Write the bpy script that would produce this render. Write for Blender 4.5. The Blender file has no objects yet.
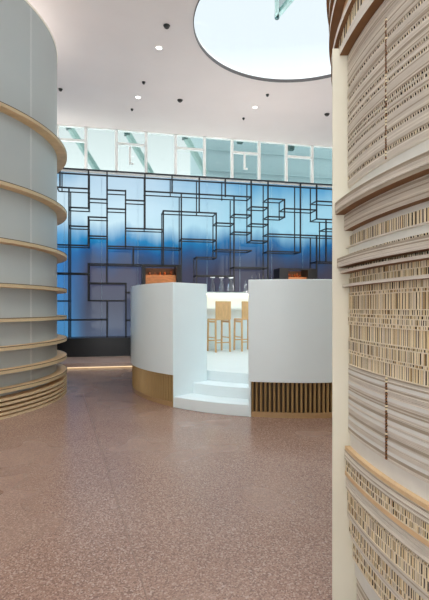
import bpy, math, random
from math import sin, cos, pi, radians, atan2, sqrt, hypot
random.seed(7)
S = bpy.context.scene
COL = S.collection
F = 450.0
EYE = 1.5
HOR = 308.0
CX = 214.5

# ------------------------------------------------------------------ materials
def srgb(r, g, b):
    f = lambda c: (c/255/12.92) if c/255 <= .04045 else ((c/255+.055)/1.055)**2.4
    return (f(r), f(g), f(b), 1)

def mat(name, col, rough=.5, metal=0, noise=0, nscale=20, bump=0, bscale=60, coat=0, stretch=None, spec=.5):
    m = bpy.data.materials.new(name); m.use_nodes = True
    nt = m.node_tree; p = nt.nodes['Principled BSDF']
    p.inputs['Base Color'].default_value = col
    p.inputs['Roughness'].default_value = rough
    p.inputs['Metallic'].default_value = metal
    p.inputs['Specular IOR Level'].default_value = spec
    p.inputs['Coat Weight'].default_value = coat
    tc = nt.nodes.new('ShaderNodeTexCoord'); mp = nt.nodes.new('ShaderNodeMapping')
    nt.links.new(tc.outputs['Object'], mp.inputs['Vector'])
    if stretch: mp.inputs['Scale'].default_value = stretch
    if noise:
        n = nt.nodes.new('ShaderNodeTexNoise'); n.inputs['Scale'].default_value = nscale; n.inputs['Detail'].default_value = 4
        nt.links.new(mp.outputs['Vector'], n.inputs['Vector'])
        r = nt.nodes.new('ShaderNodeValToRGB')
        e = r.color_ramp.elements
        e[0].position = .3; e[1].position = .7
        e[0].color = tuple(c*(1-noise) for c in col[:3])+(1,)
        e[1].color = tuple(min(1, c*(1+noise)) for c in col[:3])+(1,)
        nt.links.new(n.outputs['Fac'], r.inputs['Fac']); nt.links.new(r.outputs['Color'], p.inputs['Base Color'])
    if bump:
        n = nt.nodes.new('ShaderNodeTexNoise'); n.inputs['Scale'].default_value = bscale
        nt.links.new(mp.outputs['Vector'], n.inputs['Vector'])
        b = nt.nodes.new('ShaderNodeBump'); b.inputs['Strength'].default_value = bump; b.inputs['Distance'].default_value = .01
        nt.links.new(n.outputs['Fac'], b.inputs['Height']); nt.links.new(b.outputs['Normal'], p.inputs['Normal'])
    return m

def emis(name, col, strength):
    m = bpy.data.materials.new(name); m.use_nodes = True
    nt = m.node_tree; nt.nodes.remove(nt.nodes['Principled BSDF'])
    e = nt.nodes.new('ShaderNodeEmission'); e.inputs['Color'].default_value = col; e.inputs['Strength'].default_value = strength
    nt.links.new(e.outputs[0], nt.nodes['Material Output'].inputs['Surface'])
    return m

def glass(name, tint, gloss=.08, rough=.02):
    m = bpy.data.materials.new(name); m.use_nodes = True
    nt = m.node_tree; nt.nodes.remove(nt.nodes['Principled BSDF'])
    t = nt.nodes.new('ShaderNodeBsdfTransparent'); t.inputs['Color'].default_value = tint
    g = nt.nodes.new('ShaderNodeBsdfGlossy'); g.inputs['Roughness'].default_value = rough
    mx = nt.nodes.new('ShaderNodeMixShader'); mx.inputs[0].default_value = gloss
    nt.links.new(t.outputs[0], mx.inputs[1]); nt.links.new(g.outputs[0], mx.inputs[2])
    nt.links.new(mx.outputs[0], nt.nodes['Material Output'].inputs['Surface'])
    return m

M = {}
M['ceiling'] = mat('ceiling_plaster', srgb(226, 215, 213), .9, noise=.015, nscale=1.5)
M['cream'] = mat('cream_plaster', srgb(246, 240, 226), .85, noise=.01)
M['white'] = mat('white_solid_surface', srgb(231, 243, 245), .32, noise=.01, nscale=3)
M['drumwhite'] = mat('pale_grey_panel', srgb(170, 177, 177), .38, noise=.015, nscale=2)
M['seam'] = mat('panel_joint', srgb(214, 216, 214), .6, noise=.05)
M['ply'] = mat('plywood', srgb(214, 180, 136), .5, noise=.12, nscale=6, stretch=(1, 1, 14))
M['plyedge'] = mat('plywood_edge', srgb(196, 174, 138), .55, noise=.10, nscale=18, stretch=(1, 1, 8))
M['plydark'] = mat('dark_edge_band', srgb(98, 84, 66), .6, noise=.1)
M['oak'] = mat('oak', srgb(214, 172, 120), .45, noise=.12, nscale=9, stretch=(6, 6, 1))
M['brass'] = mat('bronze_flute', srgb(176, 146, 98), .4, metal=.3, noise=.08, nscale=8, stretch=(8, 8, .5))
M['brassdark'] = mat('bronze_backing', srgb(58, 44, 26), .5, metal=.4, noise=.08)
M['plinth'] = mat('tan_plinth', srgb(176, 142, 100), .45, noise=.06)
M['black'] = mat('black_base', srgb(16, 17, 20), .35, noise=.1, nscale=3)
M['bar'] = mat('dark_steel', srgb(12, 17, 24), .45, metal=0, noise=.1, nscale=9)
M['mull'] = mat('white_mullion', srgb(244, 247, 246), .45, noise=.01)
M['teal'] = mat('teal_steel', srgb(160, 190, 184), .4, noise=.06, nscale=4)
M['tealdark'] = mat('dark_teal_bracket', srgb(40, 78, 78), .5, noise=.05)
M['facade'] = mat('exterior_facade', srgb(150, 172, 176), .4, noise=.05, nscale=1)
M['rim'] = mat('dark_rim', srgb(70, 62, 60), .5, noise=.04)
M['lampblack'] = mat('black_fitting', srgb(24, 24, 24), .5, noise=.05)
M['lampwhite'] = mat('white_fitting', srgb(240, 240, 240), .5, noise=.01)
M['jamb'] = mat('cream_jamb', srgb(232, 229, 211), .6, noise=.02, nscale=4)
M['cardA'] = mat('cardboard_grey', srgb(218, 213, 202), .8, noise=.09, nscale=10, bump=.2, stretch=(1, 1, 10))
M['cardL'] = mat('cardboard_pale', srgb(234, 230, 219), .8, noise=.06, nscale=10)
M['cardD'] = mat('cardboard_dark', srgb(182, 172, 154), .8, noise=.08, nscale=10)
M['cardW'] = mat('smooth_offwhite_board', srgb(230, 232, 227), .6, noise=.02)
M['cardBrown'] = mat('brown_liner', srgb(130, 92, 56), .7, noise=.10, nscale=14)
M['cardTan'] = mat('tan_board', srgb(222, 192, 150), .7, noise=.06, nscale=12)
M['fin1'] = mat('flute_cream', srgb(242, 230, 198), .75, noise=.03, nscale=12)
M['fin2'] = mat('flute_tan', srgb(230, 212, 172), .75, noise=.03, nscale=12)
M['fin3'] = mat('flute_pale', srgb(232, 222, 200), .75, noise=.03, nscale=12)
M['fin4'] = mat('flute_brown', srgb(186, 160, 116), .8, noise=.03, nscale=12)
M['cellshade'] = mat('shaded_cell_core', srgb(38, 29, 18), .9)  # near-black: shade in the gaps between flutes, put into the colour
M['glassclear'] = glass('clear_glassware', (.80, .85, .88, 1), .10, .08)
M['pane'] = glass('pale_green_pane', (.655, .70, .69, 1), .03)
M['skypane'] = glass('skylight_pane', (.95, .985, 1, 1), .02)
M['led'] = emis('warm_led', srgb(255, 222, 170), 4.5)
M['ledstep'] = emis('warm_step_led', srgb(255, 225, 180), .6)
M['lamp'] = emis('lamp_lens', srgb(255, 248, 238), 6)
M['niche'] = mat('niche_copper', srgb(206, 136, 84), .4, metal=.2, noise=.25, nscale=7, stretch=(1, 1, 4))
M['niche_dark'] = mat('niche_brown', srgb(70, 44, 30), .5, noise=.2)
M['jar'] = mat('amber_jar', srgb(120, 66, 30), .25, noise=.15)
M['shelf_led'] = emis('niche_led', srgb(255, 190, 120), 15)

# terrazzo floor
def floor_mat():
    m = bpy.data.materials.new('terrazzo'); m.use_nodes = True
    nt = m.node_tree; p = nt.nodes['Principled BSDF']; N = nt.nodes.new; L = nt.links.new
    tc = N('ShaderNodeTexCoord')
    v = N('ShaderNodeTexVoronoi'); v.inputs['Scale'].default_value = 120
    L(tc.outputs['Object'], v.inputs['Vector'])
    r = N('ShaderNodeValToRGB'); cr = r.color_ramp; cr.interpolation = 'CONSTANT'
    cols = [(0, srgb(148, 120, 108)), (.22, srgb(174, 146, 132)), (.42, srgb(110, 86, 80)), (.58, srgb(156, 126, 112)), (.76, srgb(204, 184, 172)), (.88, srgb(80, 66, 64))]
    cr.elements[0].color = cols[0][1]; cr.elements[1].position = cols[1][0]; cr.elements[1].color = cols[1][1]
    for pos, c in cols[2:]:
        e = cr.elements.new(pos); e.color = c
    sx = N('ShaderNodeSeparateColor'); L(v.outputs['Color'], sx.inputs[0]); L(sx.outputs[0], r.inputs['Fac'])
    n = N('ShaderNodeTexNoise'); n.inputs['Scale'].default_value = .8; n.inputs['Detail'].default_value = 2
    L(tc.outputs['Object'], n.inputs['Vector'])
    r2 = N('ShaderNodeValToRGB'); r2.color_ramp.elements[0].position = .25; r2.color_ramp.elements[1].position = .8
    r2.color_ramp.elements[0].color = srgb(148, 113, 94); r2.color_ramp.elements[1].color = srgb(178, 148, 130)
    L(n.outputs['Fac'], r2.inputs['Fac'])
    mx = N('ShaderNodeMix'); mx.data_type = 'RGBA'; mx.inputs[0].default_value = .5
    L(r.outputs['Color'], mx.inputs[6]); L(r2.outputs['Color'], mx.inputs[7])
    L(mx.outputs[2], p.inputs['Base Color'])
    r3 = N('ShaderNodeMapRange'); r3.inputs[1].default_value = .1; r3.inputs[2].default_value = .9; r3.inputs[3].default_value = .15; r3.inputs[4].default_value = .36
    L(n.outputs['Fac'], r3.inputs[0]); L(r3.outputs[0], p.inputs['Roughness'])
    p.inputs['Specular IOR Level'].default_value = .5
    return m
M['floor'] = floor_mat()
M['stepstone'] = mat('pale_pink_stone', srgb(206, 178, 164), .3, noise=.08, nscale=30)

# blue glass: tones by height and along the wall put into the emission
def blueglass_mat():
    m = bpy.data.materials.new('emissive_blue_glass'); m.use_nodes = True
    nt = m.node_tree; p = nt.nodes['Principled BSDF']; N = nt.nodes.new; L = nt.links.new
    tc = N('ShaderNodeTexCoord'); sp = N('ShaderNodeSeparateXYZ'); L(tc.outputs['Object'], sp.inputs[0])
    mp = N('ShaderNodeMapping'); mp.inputs['Scale'].default_value = (1.6, 1, .28); L(tc.outputs['Object'], mp.inputs[0])
    n = N('ShaderNodeTexNoise'); n.inputs['Scale'].default_value = 1.3; n.inputs['Detail'].default_value = 4; L(mp.outputs[0], n.inputs['Vector'])
    a = N('ShaderNodeMath'); a.operation = 'MULTIPLY_ADD'; a.inputs[1].default_value = .8; L(n.outputs['Fac'], a.inputs[0]); 
    sub = N('ShaderNodeMath'); sub.operation = 'ADD'; sub.inputs[1].default_value = -.4; L(sp.outputs['Z'], sub.inputs[0]); L(sub.outputs[0], a.inputs[2])
    dv = N('ShaderNodeMath'); dv.operation = 'DIVIDE'; dv.inputs[1].default_value = 5.6; L(a.outputs[0], dv.inputs[0])
    def ramp(stops):
        r = N('ShaderNodeValToRGB'); cr = r.color_ramp
        cr.elements[0].position = stops[0][0]; cr.elements[0].color = srgb(*stops[0][1])
        cr.elements[1].position = stops[1][0]; cr.elements[1].color = srgb(*stops[1][1])
        for q, c in stops[2:]:
            e = cr.elements.new(q); e.color = srgb(*c)
        L(dv.outputs[0], r.inputs[0]); return r
    def h(z): return z/5.6
    left = ramp([(h(.5), (80, 93, 116)), (h(1.6), (70, 75, 93)), (h(2.5), (70, 70, 92)), (h(2.95), (50, 76, 114)), (h(3.2), (28, 88, 146)), (h(3.5), (26, 132, 188)), (h(4.05), (204, 235, 247)), (h(5.2), (190, 218, 236))])
    right = ramp([(h(.5), (72, 62, 78)), (h(2.6), (58, 54, 68)), (h(2.95), (48, 62, 90)), (h(3.25), (26, 74, 120)), (h(3.5), (20, 102, 156)), (h(4.0), (158, 212, 232)), (h(4.7), (158, 208, 228)), (h(5.4), (92, 162, 204))])
    far = ramp([(h(.5), (74, 136, 184)), (h(1.6), (72, 132, 186)), (h(2.4), (62, 126, 188)), (h(3.1), (52, 122, 188)), (h(3.7), (84, 158, 208)), (h(4.3), (206, 232, 245)), (h(4.9), (204, 228, 242)), (h(5.4), (136, 182, 214))])
    n2 = N('ShaderNodeTexNoise'); n2.inputs['Scale'].default_value = .5; n2.inputs['Detail'].default_value = 3; L(mp.outputs[0], n2.inputs['Vector'])
    ma = N('ShaderNodeMath'); ma.operation = 'MULTIPLY_ADD'; ma.inputs[1].default_value = 2.0; L(n2.outputs['Fac'], ma.inputs[0]); L(sp.outputs['X'], ma.inputs[2])
    def mixat(lo, hi, a, b):
        mr = N('ShaderNodeMapRange'); mr.inputs[1].default_value = lo+1; mr.inputs[2].default_value = hi+1; L(ma.outputs[0], mr.inputs[0])
        mx = N('ShaderNodeMix'); mx.data_type = 'RGBA'; L(mr.outputs[0], mx.inputs[0]); L(a, mx.inputs[6]); L(b, mx.inputs[7]); return mx
    m1 = mixat(-1.5, -.5, far.outputs[0], left.outputs[0])
    mx = mixat(.6, 4.2, m1.outputs[2], right.outputs[0])
    L(mx.outputs[2], p.inputs['Emission Color']); p.inputs['Emission Strength'].default_value = GLASS_EMIT
    p.inputs['Base Color'].default_value = (.02, .03, .05, 1)
    p.inputs['Roughness'].default_value = .06
    p.inputs['Specular IOR Level'].default_value = .2
    return m
EXPO = 1.07
SKY_LOW, SKY_MID, SKY_TOP, SKY_GROUND = 1.7, .50, 3.3, 2.1
GLASS_EMIT = 1.0/2**EXPO
M['blueglass'] = blueglass_mat()

# ------------------------------------------------------------------ object helpers
ORG = {}
def tag(o, label=None, cat=None, group=None, kind=None):
    if label: o['label'] = label
    if cat: o['category'] = cat
    if group: o['group'] = group
    if kind: o['kind'] = kind
    return o

def thing(name, label, cat, loc, group=None):
    o = bpy.data.objects.new(name, None); COL.objects.link(o)
    o.location = loc; o.empty_display_size = .1
    ORG[o.name] = tuple(loc)
    return tag(o, label, cat, group)

class MB:
    def __init__(s): s.v = []; s.f = []; s.m = []; s.mi = 0
    def add(s, vs, fs):
        b = len(s.v); s.v += [tuple(v) for v in vs]; s.f += [tuple(i+b for i in f) for f in fs]; s.m += [s.mi]*len(fs); return s
    def box(s, x0, x1, y0, y1, z0, z1):
        return s.hexa([(x0, y0), (x1, y0), (x1, y1), (x0, y1)], z0, z1)
    def hexa(s, q, z0, z1):            # prism over a plan polygon (ccw)
        n = len(q)
        vs = [(x, y, z0) for x, y in q]+[(x, y, z1) for x, y in q]
        fs = [tuple(range(n-1, -1, -1)), tuple(range(n, 2*n))]+[(i, (i+1) % n, n+(i+1) % n, n+i) for i in range(n)]
        return s.add(vs, fs)
    def bar(s, a, b, w, h=None, up=(0, 0, 1)):
        import mathutils
        h = h or w
        A = mathutils.Vector(a); B = mathutils.Vector(b); d = (B-A).normalized(); U = mathutils.Vector(up)
        if abs(d.dot(U)) > .98: U = mathutils.Vector((EP[0], EP[1], 0)) if abs(d.z) > .9 else mathutils.Vector((1, 0, 0))
        sd = d.cross(U).normalized(); U = sd.cross(d).normalized()
        vs = []
        for P in (A, B):
            for i, j in ((-1, -1), (1, -1), (1, 1), (-1, 1)): vs.append(P+sd*(i*w/2)+U*(j*h/2))
        return s.add(vs, [(3, 2, 1, 0), (4, 5, 6, 7), (0, 1, 5, 4), (1, 2, 6, 5), (2, 3, 7, 6), (3, 0, 4, 7)])
    def arc(s, c, prof, a0, a1, n, closed_prof=True, mats=None):
        """lathe a profile [(r,z)...] about c from a0 to a1 (radians)"""
        full = abs(abs(a1-a0)-2*pi) < 1e-6
        k = len(prof); cnt = n if full else n+1
        b = len(s.v)
        for i in range(cnt):
            a = a0+(a1-a0)*i/n
            for r, z in prof: s.v.append((c[0]+r*cos(a), c[1]+r*sin(a), z))
        segs = k if closed_prof else k-1
        for i in range(n):
            j = (i+1) % cnt
            for q in range(segs):
                w = (q+1) % k
                s.f.append((b+i*k+q, b+j*k+q, b+j*k+w, b+i*k+w)); s.m.append(mats[q] if mats else s.mi)
        if closed_prof and not full:
            s.f.append(tuple(b+q for q in range(k))); s.m.append(s.mi)
            s.f.append(tuple(b+n*k+q for q in range(k-1, -1, -1))); s.m.append(s.mi)
        return s
    def ring(s, c, r0, r1, z0, z1, a0=0, a1=2*pi, n=96, mats=None):
        return s.arc(c, [(r0, z0), (r1, z0), (r1, z1), (r0, z1)], a0, a1, n, True, mats)   # faces: bottom, outer, top, inner
    def lathe(s, c, prof, n=20):
        b = len(s.v)
        s.arc(c, prof, 0, 2*pi, n, False)
        k = len(prof)
        if prof[0][0] > 1e-4: s.f.append(tuple(b+i*k for i in range(n-1, -1, -1))); s.m.append(s.mi)
        if prof[-1][0] > 1e-4: s.f.append(tuple(b+i*k+k-1 for i in range(n))); s.m.append(s.mi)
        return s
    def build(s, name, m, parent=None, bevel=0, smooth=False, origin=None):
        org = ORG[parent.name] if parent else (origin or (0, 0, 0))
        me = bpy.data.meshes.new(name)
        me.from_pydata([(v[0]-org[0], v[1]-org[1], v[2]-org[2]) for v in s.v], [], s.f)
        ms = m if isinstance(m, (list, tuple)) else [m]
        for x in ms: me.materials.append(x)
        me.polygons.foreach_set('material_index', s.m)
        import bmesh
        bm = bmesh.new(); bm.from_mesh(me); bmesh.ops.recalc_face_normals(bm, faces=bm.faces); bm.to_mesh(me); bm.free()
        o = bpy.data.objects.new(name, me); COL.objects.link(o)
        if parent: o.parent = parent
        else: o.location = org
        ORG[o.name] = org
        if bevel:
            b = o.modifiers.new('bevel', 'BEVEL'); b.width = bevel; b.segments = 2; b.limit_method = 'ANGLE'; b.angle_limit = radians(40)
        if smooth:
            me.polygons.foreach_set('use_smooth', [True]*len(me.polygons))
            me.set_sharp_from_angle(angle=radians(35))
        return o

def struct(o): o['kind'] = 'structure'; return o

# the glazed end wall is turned about 12 degrees from the picture plane: axes along it and through it
ES = (.97776, .20973); EP = (-.20973, .97776)
PW = 13.16
def sp(s, p, z=None):
    x, y = s*ES[0]+p*EP[0], s*ES[1]+p*EP[1]
    return (x, y) if z is None else (x, y, z)
def on_wall(px, py, p=PW):
    """where a sight line through the photo meets the wall plane at depth p: (s, height)"""
    u = (px-CX)/F; w = (HOR-py)/F
    t = p/(u*EP[0]+EP[1])
    return (u*t*ES[0]+t*ES[1], EYE+w*t)
def on_level(px, py, H):
    t = (H-EYE)*F/(HOR-py); return ((px-CX)/F*t, t, H)
def spbox(mb, s0, s1, p0, p1, z0, z1):
    return mb.hexa([sp(s0, p0), sp(s1, p0), sp(s1, p1), sp(s0, p1)], z0, z1)

# ------------------------------------------------------------------ room shell
CH = 6.82
SL, SR, PB, PC = -12.5, 10.5, -5.0, 13.76
struct(spbox(MB(), SL, SR, PB-1, 14.4, -.2, 0).build('floor', M['floor']))
j = MB()
j.bar((-2.34, 8.0, .0008), (.82, -1.0, .0008), .007, .002)
struct(j.build('trim_1', mat('floor_joint', srgb(148, 120, 106), .4, noise=.05)))

SKC = (1.69, 8.49); SKR = 2.09
SK_FILL = (.3, 2.7)  # added unseen ceiling opening above the camera, letting in extra daylight
def hole_slab(mb, c, r, s0, s1, p0, p1):
    n = 120
    cs, cp = c[0]*ES[0]+c[1]*ES[1], c[0]*EP[0]+c[1]*EP[1]
    corners = [atan2(p-cp, s-cs) for s, p in ((s0, p0), (s1, p0), (s1, p1), (s0, p1))]
    angs = sorted([2*pi*i/n-pi for i in range(n)]+corners)
    inner = []; outer = []
    for a in angs:
        inner.append((cs+r*cos(a), cp+r*sin(a)))
        d = []
        if cos(a) > 1e-9: d.append((s1-cs)/cos(a))
        if cos(a) < -1e-9: d.append((s0-cs)/cos(a))
        if sin(a) > 1e-9: d.append((p1-cp)/sin(a))
        if sin(a) < -1e-9: d.append((p0-cp)/sin(a))
        q = min(d); outer.append((cs+q*cos(a), cp+q*sin(a)))
    N = len(angs)
    vs = [sp(s, p, z) for z in (CH, CH+.06) for ring in (inner, outer) for s, p in ring]
    fs = []
    for i in range(N):
        k = (i+1) % N
        fs += [(i, k, N+k, N+i), (2*N+i, 3*N+i, 3*N+k, 2*N+k), (N+i, N+k, 3*N+k, 3*N+i), (i, 2*N+i, 2*N+k, k)]
    mb.add(vs, fs)
def ceiling():
    mb = MB()
    hole_slab(mb, SKC, SKR, SL, SR, 5.62, PC)
    hole_slab(mb, SK_FILL, 2.1, SL, SR, PB, 5.62)
    return mb.build('ceiling', M['ceiling'])
struct(ceiling())

struct(spbox(MB(), SL-.2, SL, -2.5, 14.4, 0, CH).build('wall_left', M['cream']))
struct(spbox(MB(), SR, SR+.2, PB, 14.4, 0, CH).build('wall_right', M['cream']))
struct(spbox(MB(), SL, -4.5, PB-.2, PB, 0, CH).build('wall_front', M['cream']))
# skylight
sk = thing('round_skylight', 'large round white skylight opening in the ceiling above the bar', 'skylight', (SKC[0], SKC[1], CH))
MB().ring(SKC, SKR-.012, SKR-.001, CH-.02, CH+.05).build('rim', M['rim'], sk)
MB().ring(SKC, SKR+.002, SKR+.06, CH+.062, CH+.10).build('upstand', M['mull'], sk)
MB().lathe(SKC, [(SKR+.05, CH+.101), (SKR+.05, CH+.115)], 96).build('pane', M['skypane'], sk)
tip = on_level(277, 16, 8.0); e1 = on_level(275.6, -120, 8.0); e2 = on_level(372, -100, 8.0)
tr = thing('roof_strut', 'teal V shaped roof strut seen through the round skylight', 'strut', (tip[0], tip[1], 7.95))
MB().bar(tip, e1, .09, .1).build('strut_arm', M['teal'], tr)
MB().bar(tip, e2, .09, .1).build('strut_arm', M['teal'], tr)
MB().lathe((tip[0], tip[1]), [(.04, 7.93), (.055, 7.95), (.055, 8.04), (.04, 8.06)], 14).build('node', M['tealdark'], tr)
MB().add([(tip[0], tip[1], 8.0), e1, e2, (tip[0], tip[1], 8.01), (e1[0], e1[1], 8.01), (e2[0], e2[1], 8.01)],
         [(0, 1, 2), (3, 5, 4), (0, 3, 4, 1), (1, 4, 5, 2), (2, 5, 3, 0)]).build('glass_infill', M['pane'], tr)

# ceiling lights
def light_fit(px, py, label, lit, r):
    x, y, z = on_level(px, py, CH)
    o = thing('downlight' if lit else 'ceiling_spot', label, 'downlight' if lit else 'ceiling fitting', (x, y, CH), 'lit downlights' if lit else 'dark ceiling fittings')
    if lit:
        MB().ring((x, y), r*.72, r, CH-.012, CH, n=24).build('trim_ring', M['lampwhite'], o)
        MB().lathe((x, y), [(r*.72, CH-.009), (r*.72, CH-.003)], 24).build('lens', M['lamp'], o)
    else:
        MB().lathe((x, y), [(r*.5, CH-.045), (r*.62, CH-.04), (r*.68, CH-.02), (r*.85, CH-.01), (r*.85, CH)], 20).build('housing', M['lampblack'], o)
        MB().ring((x, y), r*.28, r*.42, CH-.052, CH-.044, n=20).build('bezel', M['rim'], o)
for px, py, lb in ((159, 47.5, 'lit downlight in the ceiling left of the skylight rim, nearest lit one'),
                   (138, 97, 'lit downlight in the ceiling near the clerestory, leftmost of the lit ones'),
                   (255, 107, 'lit downlight in the ceiling below the far skylight rim, rightmost lit one')):
    light_fit(px, py, lb, True, .075)
for px, py, r, lb in ((166.7, 25.5, .075, 'small black ceiling fitting left of the skylight, just above the nearest lit downlight'),
                      (143.7, 82, .05, 'tiny black ceiling fitting just above the leftmost lit downlight'),
                      (180, 100, .085, 'largest black ceiling fitting, between two lit downlights by the clerestory'),
                      (132, 109, .045, 'tiny black ceiling fitting just below the leftmost lit downlight'),
                      (267.5, 94.5, .05, 'tiny black ceiling fitting between the skylight rim and the rightmost lit downlight'),
                      (243.5, 118, .045, 'tiny black ceiling fitting closest to the clerestory, below the rightmost lit downlight'),
                      (327, 114, .085, 'black ceiling fitting at far right beside the cardboard drum'),
                      (60.5, 89, .06, 'small black ceiling fitting at far left beside the tall white drum')):
    light_fit(px, py, lb, False, r)

# ------------------------------------------------------------------ end wall: blue emissive glass, black base, clerestory
GP = 13.75
gw = MB()
# built around its own origin so that Object X runs along the wall
o = None
def wallobj(name, m, s0, s1, p0, p1, z0, z1):
    mb = MB().box(s0, s1, p0, p1, z0, z1)
    o = mb.build(name, m); o.rotation_euler = (0, 0, atan2(ES[1], ES[0])); return o
struct(wallobj('wall_back', M['blueglass'], SL, SR, GP, GP+.12, .1, 5.5))
vs = MB()
s = SL+.37
while s < SR:
    spbox(vs, s-.004, s+.004, GP-.004, GP, .65, 5.48); s += 1.06
struct(vs.build('trim_3', mat('glass_joint', srgb(150, 185, 205), .3, noise=.05)))
struct(spbox(MB(), SL, SR, GP-.05, GP+.3, 5.47, 5.53).build('trim_4', M['mull']))
STEP = .14
struct(spbox(MB(), SL, SR, 13.02, GP, STEP, .66).build('baseboard_back', M['black']))
# low step in front of the wall with a lit toe recess
pl = thing('wall_step', 'low terrazzo step with a glowing toe recess below the blue glass wall', 'step', (*sp(-3, 12), 0))
PSF = 11.52
spbox(MB(), SL, SR, PSF, GP, .045, STEP).build('tread_slab', M['stepstone'], pl, .004)
spbox(MB(), SL, SR, PSF+.12, GP, 0, .045).build('toe_base', M['plinth'], pl)
spbox(MB(), -8, SR-1, PSF+.075, PSF+.12, .012, .034).build('light_strip', M['ledstep'], pl)

# clerestory
CP = 13.76
fr = MB()
mx_ = [28.5, 57.5, 86, 116.5, 146, 175.5, 204.3, 231.8, 258.8, 285.9, 311.8, 337, 361, 385, 408]
ms_ = [on_wall(x, 150, CP)[0] for x in mx_]
ms_ = [ms_[0]-(i)*1.0 for i in range(4, 0, -1)]+ms_
for s in ms_: spbox(fr, s-.04, s+.04, CP-.06, CP+.06, 5.5, CH)
h_tall = on_wall(101, 128, CP)[1]; h_tr = on_wall(72, 140.5, CP)[1]
panes = []
for i in range(len(ms_)-1):
    a, b = ms_[i]+.04, ms_[i+1]-.04
    tall = (i % 2 == 0)
    hh = h_tall if tall else h_tr
    spbox(fr, a, b, CP-.05, CP+.05, hh-.035, hh+.035)
    panes.append((a, b))
spbox(fr, ms_[0], ms_[-1], CP-.06, CP+.06, CH-.03, CH)
win = struct(fr.build('window_1', M['mull']))
for a, b in panes:
    spbox(MB(), a, b, CP-.008, CP+.008, 5.5, CH-.03).build('pane', M['pane'], win)
for px, y0, y1 in ((130, 147, 163), (244.5, 154, 168)):
    s0, h1 = on_wall(px, y0, CP-.03); _, h0 = on_wall(px, y1, CP-.03)
    q = MB(); spbox(q, s0-.03, s0+.03, CP-.05, CP-.012, h0, h1); spbox(q, s0-.03, s0+.10, CP-.05, CP-.012, h0-.05, h0)
    q.build('opener_handle', M['mull'], win)
# struts outside the clerestory
for (x0, y0, x1, y1, lb) in ((69, 126, 98, 172, 'leftmost pale teal slanted strut outside the clerestory beside the tall drum'),
                         (127, 132, 153, 177, 'pale teal slanted strut outside the clerestory above the blue wall, second from left'),
                         (185, 136, 206, 174, 'pale teal slanted strut outside the clerestory, third from left'),
                         (240, 140, 226, 118, 'short dark teal strut at the clerestory top, right of the middle'),
                         (291, 147, 316, 136, 'short dark teal strut at the clerestory top nearest the cardboard drum')):
    a = on_wall(x0, y0, 14.35); b = on_wall(x1, y1, 14.9)
    A = sp(a[0], 14.35, a[1]); B = sp(b[0], 14.9, b[1])
    t = thing('facade_strut', lb, 'strut', A, 'struts outside the clerestory')
    MB().bar(A, B, .15, .15).build('tube', M['teal'], t)
    q = MB(); q.bar((A[0], A[1], A[2]-.11), (A[0], A[1], A[2]+.14), .17, .17); q.build('bracket', M['tealdark'], t)
# building across the way, seen through the right-hand panes
bs = on_wall(205, 150, 19)[0]
bd = thing('neighbour_building', 'grey teal building seen through the right clerestory panes', 'building', (*sp(bs+6, 20), 0))
spbox(MB(), bs, bs+16, 19, 23, 0, 10.5).build('facade', M['facade'], bd)
q = MB()
for k in range(5): spbox(q, bs+.02, bs+16, 18.94, 19.0, 5.6+k*.9, 5.66+k*.9)
q.build('cladding_rail', M['facade'], bd)

# ------------------------------------------------------------------ dark steel lattice in front of the glass
lat = thing('steel_lattice', 'dark steel open lattice shelving of stepped rectangles against the blue glass wall', 'shelving frame', (*sp(-.5, PW), STEP))
DB = .47; BW = .04
Vl = [(60, 172, 188), (88.5, 170, 208.5), (107, 171, 264), (69, 188, 339), (88.3, 217, 246), (125.6, 190, 247), (145, 174, 229.5),
      (172, 175.5, 192.5), (181.3, 194, 290), (163.3, 210.5, 266), (133.5, 248, 265), (199.2, 177, 213), (225.3, 179, 197), (251.2, 181, 241),
      (216.2, 213.5, 258), (234, 197, 300), (196.5, 257.5, 300), (268, 183, 300), (300.4, 184, 252), (316.6, 185, 219.5), (316.6, 236, 300),
      (284.5, 199, 217), (326, 219.5, 262), (88.3, 264, 301), (106.6, 264, 283), (126, 283, 339), (107, 301, 339), (42, 168, 339), (22, 168, 339), (352, 190, 300), (372, 191, 244), (398, 192, 300), (386, 219, 300)]
Hl = [(57, 187.5, 88.5, 188.5), (69, 207.2, 88.5, 208.3), (88.5, 198.7, 107, 199.5), (107, 190, 125.6, 191), (107, 208.7, 125.6, 209.3), (88.3, 217, 107, 217.6),
      (69, 226, 88.3, 226.6), (88.3, 236, 107, 236.4), (42, 244.5, 88.3, 245.5), (107, 246.3, 181.3, 248.2), (145, 191.4, 251.2, 197), (125.6, 200, 145, 201),
      (125.6, 228.4, 163.3, 229.4), (163.3, 210.6, 216.2, 213.5), (181.3, 239, 216.2, 240), (216.2, 223.2, 234, 223.4), (234, 214.6, 251.2, 214.9), (251.2, 207, 268, 207.4),
      (234, 232.2, 251.2, 232.4), (251.2, 224, 268, 224.2), (216.2, 250, 251.2, 250.3), (251.2, 240.8, 268, 241), (196.5, 257.3, 216.2, 257.6), (268, 198.8, 284.5, 199.4),
      (268, 216.8, 284.5, 217), (284.5, 208.8, 316.6, 209.8), (316.6, 201.4, 345, 202.4), (316.6, 219.3, 345, 220), (268, 234.5, 345, 236.2), (268, 251.6, 300.4, 252),
      (326, 229, 345, 229.4), (316.6, 262, 345, 262.2), (42, 273, 88.3, 273.4), (88.3, 264, 181.3, 265.4), (88.3, 283, 126, 283.4), (88.3, 300.6, 126, 300.8),
      (42, 301, 69, 301), (42, 319.8, 107, 320.2), (126, 320.3, 146, 320.4), (126, 292.4, 146, 292.5), (196.5, 275.6, 234, 276), (234, 267.4, 268, 267.8), (345, 219.6, 386, 221), (345, 202.4, 372, 203), (352, 229.4, 372, 229.6), (345, 236.2, 398, 237.2), (352, 262.2, 398, 262.4), (372, 211, 398, 211.5)]
zb = .66
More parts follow.
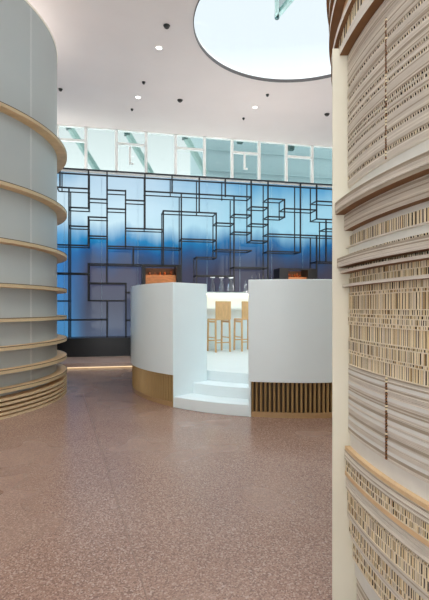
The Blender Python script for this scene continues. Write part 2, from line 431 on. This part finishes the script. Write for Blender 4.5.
for x, y0, y1 in Vl:
    s0, h0 = on_wall(x, y0); _, h1 = on_wall(x, y1)
    if y0 < 186 and h0 > 5.2: h0 = 5.39
    if y1 >= 300 and y1 not in (301,): h1 = zb
    for p, w_ in ((PW, BW), (PW+DB, BW*.75)): MB().bar(sp(s0, p, h0), sp(s0, p, h1), w_).build('upright', M['bar'], lat)
for x0, y0, x1, y1 in Hl:
    s0, h0 = on_wall(x0, y0); s1, h1 = on_wall(x1, y1); hm = (h0+h1)/2
    q = MB()
    for p, w_ in ((PW, BW), (PW+DB, BW*.75)): q.bar(sp(s0-BW/2, p, hm), sp(s1+BW/2, p, hm), w_)
    for s in (s0, s1): q.bar(sp(s, PW, hm), sp(s, PW+DB, hm), BW*.8)
    q.build('shelf_rail', M['bar'], lat)
for p in (PW, PW+DB): MB().bar(sp(SL, p, 5.395), sp(SR, p, 5.395), BW).build('top_rail', M['bar'], lat)

# lit display niches in the lattice
def niche(x0, x1, ix0, ix1, ytop, iytop, label):
    s0, h1 = on_wall(x0, ytop, PW-.04); s1, _ = on_wall(x1, ytop, PW-.04)
    i0, hi = on_wall(ix0, iytop, PW-.04); i1, _ = on_wall(ix1, iytop, PW-.04)
    t = thing('display_niche', label, 'display case', (*sp((s0+s1)/2, PW+.2), .66), 'lit display cases in the lattice')
    p0, p1 = PW-.04, PW+DB+.04
    q = MB()
    spbox(q, s0, i0, p0, p1, .66, h1); spbox(q, i1, s1, p0, p1, .66, h1); spbox(q, i0, i1, p0, p0+.05, hi, h1); spbox(q, i0, i1, p0+.05, p1, h1-.012, h1); spbox(q, i0, i1, p0, p1, .66, 1.7)
    q.build('casing', M['black'], t)
    spbox(MB(), i0, i1, p1-.03, p1, 1.7, hi).build('back_panel', M['niche_dark'], t)
    spbox(MB(), i0, i1, p0+.12, p1-.03, 2.1, 2.47).build('copper_shelf', M['niche'], t)
    spbox(MB(), i0+.05, i1-.05, p0+.06, p0+.10, h1-.026, h1-.013).build('shelf_light', M['shelf_led'], t)
    n = 5
    for k in range(n):
        s = i0+.14+(i1-i0-.28)*(k+random.uniform(-.1, .1))/(n-1); hh = random.uniform(.08, .17); r = random.uniform(.035, .05)
        c = sp(s, PW+.25)
        jb = MB().lathe(c, [(r*.8, 2.47), (r, 2.485), (r, 2.47+hh*.65), (r*.45, 2.47+hh*.8), (r*.45, 2.47+hh)], 16).build('storage_jar', random.choice([M['jar'], M['niche'], M['niche_dark']]), None, 0, True, (c[0], c[1], 2.47))
        tag(jb, 'small brown jar on the copper shelf inside the ' + ('left' if x0 < 200 else 'right') + ' dark display case', 'jar', 'jars in the ' + ('left' if x0 < 200 else 'right') + ' display case')
niche(142.3, 180.7, 145.6, 176.5, 264.6, 266.4, 'dark display case lit warm orange above the left white bar wall')
niche(279.6, 317, 288.5, 308, 268, 269.8, 'dark display case lit warm orange above the right white bar wall')

# ------------------------------------------------------------------ round white bar
BC = (1.256, 8.96); BR = 2.875; BH = 1.89
def ray_arc(px, c, r):
    u = (px-CX)/F; n = hypot(u, 1); d = (u/n, 1/n)
    b = c[0]*d[0]+c[1]*d[1]; t = b-sqrt(b*b-(c[0]**2+c[1]**2-r*r))
    x, y = t*d[0], t*d[1]
    return atan2(y-c[1], x-c[0])
aL = ray_arc(173, BC, BR); aR = ray_arc(248.3, BC, BR)
if aL < 0: aL += 2*pi
if aR < 0: aR += 2*pi
# wall runs from aR (right edge of stair) round the far side to aL + 2pi ... i.e. counter-clockwise from aR to aL+2pi
bar = thing('round_bar', 'round white walled bar with fluted bronze base and curved white steps', 'bar', (BC[0], BC[1], 0))
def pol(r, a): return (BC[0]+r*cos(a), BC[1]+r*sin(a))
n = 150; a0 = aR; a1 = aL+2*pi if aL < aR else aL
BI = 2.52
outer = [pol(BR, a0+(a1-a0)*i/n) for i in range(n+1)]
P1 = (-.125, 7.29)
aP = atan2(P1[1]-BC[1], P1[0]-BC[0])+2*pi
inner = [P1]+[pol(BI, a1-.16-(a1-.16-a0)*i/n) for i in range(n+1)]
# steps etc. inside the stair opening
def wall_strip(r_out, z0, z1, name, m, with_wing=True, bev=0):
    mb = MB()
    oo = [pol(r_out, a0+(a1-a0)*i/n) for i in range(n+1)]
    ii = [pol(BI, a0+(a1-.17-a0)*i/n) for i in range(n+1)]
    k = n+1
    vs = [(x, y, z) for z in (z0, z1) for ring in (oo, ii) for x, y in ring]
    fs = []
    for i in range(n):
        fs += [(i, i+1, k+i+1, k+i), (2*k+i, 3*k+i, 3*k+i+1, 2*k+i+1), (i, 2*k+i, 2*k+i+1, i+1), (k+i, k+i+1, 3*k+i+1, 3*k+i)]
    fs.append((0, k, 3*k, 2*k))
    if not with_wing: fs.append((n, 2*k+n, 3*k+n, k+n)); return mb.add(vs, fs).build(name, m, bar, bev, True)
    # wing: outer end -> P1 -> inner end
    b = len(vs); vs += [(P1[0], P1[1], z0), (P1[0], P1[1], z1)]
    fs += [(n, b, k+n), (2*k+n, 3*k+n, b+1), (n, 2*k+n, b+1, b), (b, b+1, 3*k+n, k+n)]
    mb.add(vs, fs)
    return mb.build(name, m, bar, bev, True)
wall_strip(BR, .485, BH, 'parapet_wall', M['white'], True, .006)
wall_strip(BR-.064, .07, .485, 'base_core', M['brassdark'], False)
wall_strip(BR-.03, 0, .07, 'plinth_rim', M['plinth'], False)
# fluted base: rounded ribs
fl = MB()
nf = int((a1-a0)*BR/.062)
for i in range(nf):
    a = a0+.006+(a1-a0-.012)*(i+.5)/nf
    w = (a1-a0)/nf*.30
    pr = []
    for tt in range(7):
        th = pi*tt/6
        pr.append(pol(BR-.064+.036*sin(th), a+w*-cos(th)))
    fl.hexa(pr, .07, .484)
fl.build('fluted_base', M['brass'], bar, 0, True)
# lit white cheek below the wing wall
ck = MB(); pA = pol(BR-.004, a1); 
ck.hexa([pol(BR-.001, a1+.0008), (P1[0]+.001, P1[1]-.002), pol(BI, a1-.15)], 0, BH-.002); ck.build('stair_cheek', M['white'], bar)
ck = MB(); ck.hexa([pol(BR-.004, a0+.001), pol(BR-.004, a0+.012), pol(BI, a0+.012), pol(2.2, a0+.0)], 0, .486); ck.build('stair_cheek', M['white'], bar)
def step(r, z, name, aS, aE, zz0=0):
    mb = MB(); k = 40
    q = [pol(r, aS+(aE-aS)*i/k) for i in range(k+1)]+[pol(1.4, aE), pol(1.4, aS)]
    mb.hexa(q, zz0, z); return mb.build(name, M['white'], bar, .006, True)
g0, g1 = a1, a0+2*pi        # the stair gap: from the left cheek to the right edge
step(BR-.012, .163, 'stair_step', g0-2*pi, a0)
step(2.47, .325, 'stair_step', g0-2*pi-.05, a0+.02)
# raised floor inside
mb = MB(); k = 120
mb.hexa([pol(BI+.02 if not (a0+.06 > (2*pi*i/k) > aL-.3) else 2.12, 2*pi*i/k) for i in range(k)], .3, .485)
mb.build('raised_floor', M['white'], bar)
# bar counter round the back, ledge and light
cb0, cb1 = radians(20), radians(160)
MB().ring(BC, 2.33, BI, .485, 1.47, cb0, cb1, 80).build('counter_front', M['white'], bar)
MB().ring(BC, 2.24, BI, 1.46, 1.5, cb0, cb1, 80).build('counter_top', M['white'], bar, .004)
MB().ring(BC, 2.40, BI+.01, 1.845, BH, cb0, cb1, 80).build('back_ledge', M['white'], bar)
MB().ring(BC, 2.415, 2.445, 1.83, 1.846, cb0, cb1, 80).build('light_strip', M['led'], bar)

# bar stools
def stool(x, y, yaw, label):
    z0 = .485
    t = thing('bar_stool', label, 'bar stool', (0, 0, 0), 'oak bar stools at the counter')
    W = .4; D = .40
    MB().box(-W/2, W/2, -D/2, D/2, .735, .765).build('seat', M['oak'], t, .008)
    bk = MB()
    bk.hexa([(-W/2, -D/2-.03), (W/2, -D/2-.03), (W/2, -D/2), (-W/2, -D/2)], .745, 1.17)
    bk.build('backrest', M['oak'], t, .01)
    for sx in (-1, 1):
        for sy in (-1, 1):
            MB().bar((sx*(W/2-.018), sy*(D/2-.016), .737), (sx*(W/2-.012), sy*(D/2+.004), 0), .032).build('leg', M['oak'], t)
        MB().bar((sx*(W/2-.014), -D/2, .33), (sx*(W/2-.014), D/2, .33), .022).build('side_rail', M['oak'], t)
        MB().bar((sx*(W/2-.016), -D/2, .70), (sx*(W/2-.016), D/2, .70), .03, .045).build('seat_rail', M['oak'], t)
    MB().bar((-W/2+.02, D/2-.005, .25), (W/2-.02, D/2-.005, .25), .024).build('footrest', M['oak'], t)
    MB().bar((-W/2+.02, -D/2+.005, .22), (W/2-.02, -D/2+.005, .22), .022).build('back_rail', M['oak'], t)
    t.location = (x, y, z0); t.rotation_euler = (0, 0, yaw)
    return t
stool(.10, 10.52, radians(28), 'oak bar stool in full view in the gap between the white bar walls')
stool(.73, 10.76, radians(24), 'oak bar stool half hidden behind the right white bar wall')

# glassware on the back ledge
def bottle(x, y, hgt, r, label, group, z=BH):
    o = thing('glass_bottle', label, 'bottle', (x, y, z), group)
    MB().lathe((x, y), [(r*.85, z), (r, z+.012), (r, z+hgt*.55), (r*.8, z+hgt*.64), (r*.36, z+hgt*.76), (r*.34, z+hgt*.95)], 16).build('body', M['glassclear'], o, 0, True)
    MB().lathe((x, y), [(r*.42, z+hgt*.95), (r*.42, z+hgt)], 12).build('stopper', M['glassclear'], o)
def on_ledge(px, r=2.66):
    u = (px-CX)/F; nn = hypot(u, 1); d = (u/nn, 1/nn); b = BC[0]*d[0]+BC[1]*d[1]
    t = b+sqrt(b*b-(BC[0]**2+BC[1]**2-r*r)); return t*d[0], t*d[1]
for i, px in enumerate((252, 256, 259.5, 263, 267, 271)):
    x, y = on_ledge(px, 2.60+.1*(i % 2))
    bottle(x, y, .44+.03*((i*7) % 3), .037, 'tall clear glass bottle in the row rising just above the right white bar wall', 'clear bottles above the right bar wall')
x, y = on_ledge(245.6); bottle(x, y, .30, .04, 'short clear bottle standing alone just left of the right white bar wall', 'single bottle')
for px, lb in ((212.6, 'clear glass carafe on the back ledge nearest the left white bar wall'), (221.5, 'clear glass carafe second from the left white bar wall on the back ledge'), (231, 'clear glass carafe on the back ledge above the gap between the stools')):
    x, y = on_ledge(px)
    o = thing('glass_carafe', lb, 'carafe', (x, y, BH), 'carafes on the back ledge')
    MB().lathe((x, y), [(.07, BH), (.085, BH+.015), (.085, BH+.14), (.045, BH+.25), (.04, BH+.34), (.055, BH+.38)], 18).build('body', M['glassclear'], o, 0, True)
    MB().ring((x, y), .045, .06, BH+.375, BH+.385, n=18).build('lip', M['lampwhite'], o)

# ------------------------------------------------------------------ tall white drum with plywood rings, left
LC = (-5.33, 7.33); LR = 2.609; LRR = 2.78; LH = 6.05
dr = thing('ringed_drum', 'tall pale grey drum banded with projecting plywood rings at left', 'drum', (LC[0], LC[1], 0))
MB().lathe(LC, [(LR, 0), (LR, LH)], 160).build('drum_body', M['drumwhite'], dr, 0, True)
MB().ring(LC, LR-.04, LR+.012, LH, LH+.03, n=160).build('top_cap', M['cream'], dr)
aS = ray_arc(31, LC, LR)
for k in range(12):
    a = aS+k*2*pi/12
    q = MB()
    for da in (-.006, .006): q.ring(LC, LR-.002, LR+.0015, .0, LH-.01, a+da-.0012, a+da+.0012, 1)
    q.build('panel_joint', M['seam'], dr)
for h in (4.27, 3.215, 2.445, 1.835, 1.36, .97, .656, .40, .274, .214, .147, .087, .033):
    th = .052 if h > .3 else .034
    q = MB()
    q.ring(LC, LR-.01, LRR, h-th, h, n=160, mats=[0, 1, 0, 0])
    ro = q.build('plywood_ring', [M['ply'], M['plyedge']], dr, 0, True)
    if h > .3: MB().ring(LC, LRR-.004, LRR+.003, h-.006, h+.004, n=160).build('edge_band', M['plydark'], ro)

# ------------------------------------------------------------------ layered cardboard drum, right foreground
RC = (3.05, 2.22)
cd = thing('cardboard_drum', 'large layered cardboard drum with a cream door jamb in the right foreground', 'drum', (RC[0], RC[1], 0))
A0 = pi-.012          # meets the jamb
A1 = radians(262)     # detailed arc, camera side
A2 = radians(478)     # plain arc, round to the far side of the doorway
def band(name, r, z0, z1, m, depth=.14, full=False, mats=None):
    q = MB(); a0, a1 = (0, 2*pi) if full else (A0, A2)
    q.ring(RC, r-depth, r, z0, z1, a0, a1, 240 if full else 200, mats)
    return q.build(name, m, cd, 0, True)
def layered(name, r, z0, z1, m, pitch=.006, groove=.004, depth=.14, full=False, under=None):
    n = max(2, round((z1-z0)/pitch)); prof = []
    for i in range(n):
        a = z0+(z1-z0)*i/n; b = z0+(z1-z0)*(i+1)/n; e = (b-a)*.18
        jr = r+random.uniform(-.0013, .0013)
        prof += [(jr-groove, a+.0001), (jr, a+e), (jr, b-e), (jr-groove, b-.0001)]
    prof += [(r-depth, z1), (r-depth, z0)]
    k = len(prof); mats = [0]*k; mats[k-1] = 1
    for i in range(n):
        mats[4*i:4*i+3] = [random.choice((0, 0, 2, 3))]*3
        mats[4*i+3] = 3
    mats[4*n-1] = 0
    q = MB(); a0, a1 = (0, 2*pi) if full else (A0, A2)
    q.arc(RC, prof, a0, a1, 240 if full else 220, True, mats)
    return q.build(name, [m, under or m, M['cardL'], M['cardD']], cd)
FM = [M['fin1'], M['fin2'], M['fin3'], M['fin4'], M['cellshade']]
def flutes(name, r, z0, z1, pitch=.011, duty=(.62, .88), depth=.03, weights=(5, 3, 3, .6), a_s=None, a_e=None, miss=0):
    core = band('shaded_cell_core', r-depth, z0, z1, M['cellshade'], .08)
    q = MB(); a = A0 if a_s is None else a_s; ae = A1 if a_e is None else a_e
    while a < ae:
        st = pitch/r*random.uniform(.75, 1.25)
        if random.random() > miss:
            w = st*random.uniform(*duty); rr = r-random.uniform(0, .004)
            q.mi = random.choices(range(4), weights)[0]
            pts = [(rr, a), (rr, a+w), (r-depth-.002, a+w), (r-depth-.002, a)]; f0 = len(q.m)
            q.hexa([(RC[0]+R_*cos(t), RC[1]+R_*sin(t)) for R_, t in pts], z0, z1)
            q.m[f0+3] = q.m[f0+5] = 4      # gap shade painted on the side faces of each flute
        a += st
    o = q.build(name, FM, cd)
    return o
def rows(r, edges, pitch=.011, **kw):
    for (za, zb_) in zip(edges[:-1], edges[1:]):
        flutes('flute_row', r+random.uniform(-.004, .004), zb_+.004, za, pitch*random.uniform(.85, 1.2), **kw)
        band('divider_sheet', r+.002, zb_, zb_+.004, M['fin3'], .1)

R0 = 2.385
AS = ray_arc(386, RC, R0); AS = AS if AS > 0 else AS+2*pi
# perforated upper panels
prow = [2.60, 2.533, 2.457, 2.42, 2.345, 2.325, 2.285, 2.21, 2.145]
z = 2.10
for h in sorted(prow):
    layered('corrugated_panel', R0, z, h-.006, M['cardA'], .0065, .0028)
    flutes('perforated_row', R0, h-.006, h+.006, .0125, (.38, .55), .02, (1, 0, 5, 0))
    z = h+.006
layered('corrugated_panel', R0, z, 2.76, M['cardA'], .0065, .0028)
def seam(z0, z1, nm):
    q = MB(); zz = z0
    while zz < z1:
        q.mi = random.choice([0, 0, 1])
        q.ring(RC, R0-.01, R0+.0025, zz, zz+.008, AS-.0017, AS+.0017, 1); zz += .0125
    q.build('seam_strip', [M['cardBrown'], M['fin1']], cd)
    MB().ring(RC, R0-.01, R0+.0012, z0, z1, AS-.0014, AS+.0014, 1).build('seam_gap', M['cellshade'], cd)
seam(2.105, 2.68, 'a')
band('smooth_band', 2.372, 2.02, 2.10, M['cardW'])
layered('layered_ring', 2.447, 1.965, 2.025, M['cardA'], .0055, .003, under=M['cardBrown'])
layered('layered_ring', 2.403, 1.885, 1.965, M['cardA'], .0055, .003, under=M['cardBrown'])
band('smooth_band', 2.36, 1.857, 1.885, M['cardW'])
flutes('flute_row', 2.378, 1.803, 1.857, .0095, (.4, .9), .03, (5, 3, 4, 0))
band('divider_sheet', 2.394, 1.797, 1.803, M['cardA'])
band('smooth_band', 2.380, 1.765, 1.797, M['cardW'])
flutes('flute_row', 2.392, 1.748, 1.765, .012, (.35, .6), .03, (2, 1, 6, 0))
layered('layered_ring', 2.4375, 1.70, 1.748, M['cardA'], .0055, .003, under=M['cardBrown'])
flutes('flute_row', 2.388, 1.684, 1.70, .012, (.4, .7), .03)
band('layered_ring', 2.424, 1.671, 1.684, [M['cardA'], M['cardBrown']], mats=[1, 0, 0, 0])
rows(2.378, [1.671, 1.645, 1.616])
band('layered_ring', 2.412, 1.603, 1.616, [M['cardA'], M['cardBrown']], mats=[1, 0, 0, 0])
rows(2.380, [1.603, 1.572, 1.558, 1.492, 1.470, 1.455, 1.432, 1.418, 1.350, 1.336, 1.290, 1.276, 1.22], .0105)
# lower smooth-striped panels
zz = 1.22; stripes = [1.187, 1.13, 1.084, 1.04, 1.012, .955, .915]
for h in stripes:
    layered('corrugated_panel', R0-.004, h+.007, zz, M['cardA'], .0065, .0028)
    band('smooth_stripe', R0-.003, h-.007, h+.007, M['cardW'])
    zz = h-.007
layered('corrugated_panel', R0-.004, .88, zz, M['cardA'], .0065, .0028)
seam(.885, 1.215, 'b')
band('smooth_band', 2.372, .81, .88, M['cardW'])
band('tan_edge', 2.398, .795, .812, M['cardTan'])
layered('layered_ring', 2.400, .747, .795, M['cardA'], .0055, .003)
rows(2.394, [.745, .715, .688], .0105)
band('tan_edge', 2.398, .668, .688, M['cardTan'])
layered('layered_ring', 2.394, .604, .668, M['cardA'], .0055, .003)
rows(2.386, [.604, .585, .54, .495], .0125)
layered('layered_ring', 2.386, .462, .495, M['cardA'], .0055, .003)
rows(2.376, [.462, .41, .385], .0125)
layered('layered_ring', 2.37, .35, .385, M['cardA'], .0055, .003)
rows(2.362, [.35, .30, .262], .0125)
band('smooth_band', 2.35, .17, .262, M['cardW'])
layered('layered_ring', 2.34, .0, .17, M['cardA'], .0085, .003)
# lintel rings running on over the doorway and up to the top
band('lintel_ring', 2.425, 2.762, 2.80, [M['cardA'], M['cardBrown']], .14, False, [1, 0, 0, 0])
flutes('flute_row', 2.375, 2.80, 2.845, .03, (.7, .95), .02, (1, 3, 2, 2))
band('lintel_ring', 2.385, 2.845, 2.885, [M['cardA'], M['cardBrown']], .3, True, [1, 0, 0, 0])
z = 2.885; k = 0
while z < 5.95:
    hgt = (.085, .13, .10, .12)[k % 4]; rr = min(2.45, 2.396+.0085*k)+(.0, .004, -.003, .003)[k % 4]
    if k < 6:
        band('lintel_face', rr-.05, z, z+hgt, M['cardTan'] if k % 2 else M['cardA'], .2, True)
        if k % 2 == 0: flutes('flute_row', rr-.02, z, z+hgt, .034, (.6, .85), .025, (2, 4, 3, 2), a_s=A0-1.2, a_e=A1)
    else:
        layered('layered_face', rr-.04, z, z+hgt*2.2, M['cardA'], .02, .004, .2, True); z += hgt*1.2
    z += hgt
    band('lintel_ring', rr, z, z+.035, [M['cardA'], M['cardBrown']], .26, True, [1, 0, 0, 0])
    z += .035; k += 1
MB().lathe(RC, [(2.2, z), (2.38, z), (2.38, z+.03), (0.001, z+.03)], 120).build('drum_top', M['cardA'], cd)
MB().ring(RC, 2.2, 2.26, 0, 2.86, A0-.0, A2, 160).build('inner_lining', M['jamb'], cd)
# door jambs
MB().hexa([(.590, 2.252), (.95, 2.252), (.95, 2.302), (.602, 2.302)], 0, 2.80).build('door_jamb', M['jamb'], cd, .003)
q = MB()
aj = A2
q.hexa([(RC[0]+r_*cos(t), RC[1]+r_*sin(t)) for r_, t in ((2.1, A2), (2.46, A2), (2.46, A2+.026), (2.1, A2+.026))], 0, 2.80)
q.build('door_jamb', M['jamb'], cd)

# ------------------------------------------------------------------ camera, light
cam = bpy.data.cameras.new('camera'); co = bpy.data.objects.new('camera', cam); COL.objects.link(co)
co.location = (0, 0, EYE); co.rotation_euler = (pi/2, 0, 0)
cam.sensor_width = 36; cam.sensor_height = 36; cam.sensor_fit = 'AUTO'; cam.lens = 36*F/600; cam.shift_y = (HOR-300)/600; cam.clip_start = .05
S.camera = co
# added warm fill lights on drums, bar and wall ledge, brightening the ceiling
def fill_light(name, loc, sx_, sy_, rz, power, label):
    l = bpy.data.lights.new(name, 'AREA'); l.shape = 'RECTANGLE'; l.size = sx_; l.size_y = sy_; l.energy = power; l.color = (1, .95, .88)
    o = bpy.data.objects.new(name, l); COL.objects.link(o); o.location = loc; o.rotation_euler = (pi, 0, rz)
fill_light('drum_fill', (LC[0], LC[1], LH+.06), 3.6, 3.6, 0, 50, '')
fill_light('drum_fill', (RC[0], RC[1], z+.06), 3, 3, 0, 36, '')
fill_light('ledge_fill', (*sp(-5, 13.5), 5.56), 8, .1, atan2(ES[1], ES[0]), 14, '')
fill_light('bar_fill', (*pol(2.68, radians(90)), BH+.03), 3.2, .12, 0, 66, '')
w = bpy.data.worlds.new('sky'); S.world = w; w.use_nodes = True
bg = w.node_tree.nodes['Background']
wn = w.node_tree.nodes; wl = w.node_tree.links
tc = wn.new('ShaderNodeTexCoord'); sx = wn.new('ShaderNodeSeparateXYZ'); r = wn.new('ShaderNodeValToRGB')
wl.new(tc.outputs['Generated'], sx.inputs[0]); wl.new(sx.outputs['Z'], r.inputs[0]); wl.new(r.outputs[0], bg.inputs['Color'])
mg = wn.new('ShaderNodeMapRange'); mg.inputs[1].default_value = -.06; mg.inputs[2].default_value = 0; mg.inputs[3].default_value = SKY_GROUND-SKY_LOW; mg.inputs[4].default_value = 0
a2 = wn.new('ShaderNodeMath'); a2.operation = 'ADD'; wl.new(sx.outputs['Z'], mg.inputs[0]); wl.new(mg.outputs[0], a2.inputs[0])
r.color_ramp.elements[0].color = (.95, .98, 1.0, 1); r.color_ramp.elements[1].color = (.93, .975, 1.0, 1); r.color_ramp.elements[1].position = .6
mr = wn.new('ShaderNodeMapRange'); mr.inputs[1].default_value = .0; mr.inputs[2].default_value = .5; mr.inputs[3].default_value = SKY_LOW; mr.inputs[4].default_value = SKY_MID
m2 = wn.new('ShaderNodeMapRange'); m2.inputs[1].default_value = .6; m2.inputs[2].default_value = .85; m2.inputs[3].default_value = 0; m2.inputs[4].default_value = SKY_TOP-SKY_MID
ad = wn.new('ShaderNodeMath'); ad.operation = 'ADD'
wl.new(sx.outputs['Z'], mr.inputs[0]); wl.new(sx.outputs['Z'], m2.inputs[0]); wl.new(mr.outputs[0], ad.inputs[0]); wl.new(m2.outputs[0], ad.inputs[1]); wl.new(ad.outputs[0], a2.inputs[1]); wl.new(a2.outputs[0], bg.inputs['Strength'])
S.view_settings.view_transform = 'Standard'; S.view_settings.look = 'None'; S.view_settings.exposure = EXPO; S.view_settings.gamma = 1
S.view_settings.use_curve_mapping = False
S.cycles.max_bounces = 10; S.cycles.diffuse_bounces = 6; S.cycles.transparent_max_bounces = 12
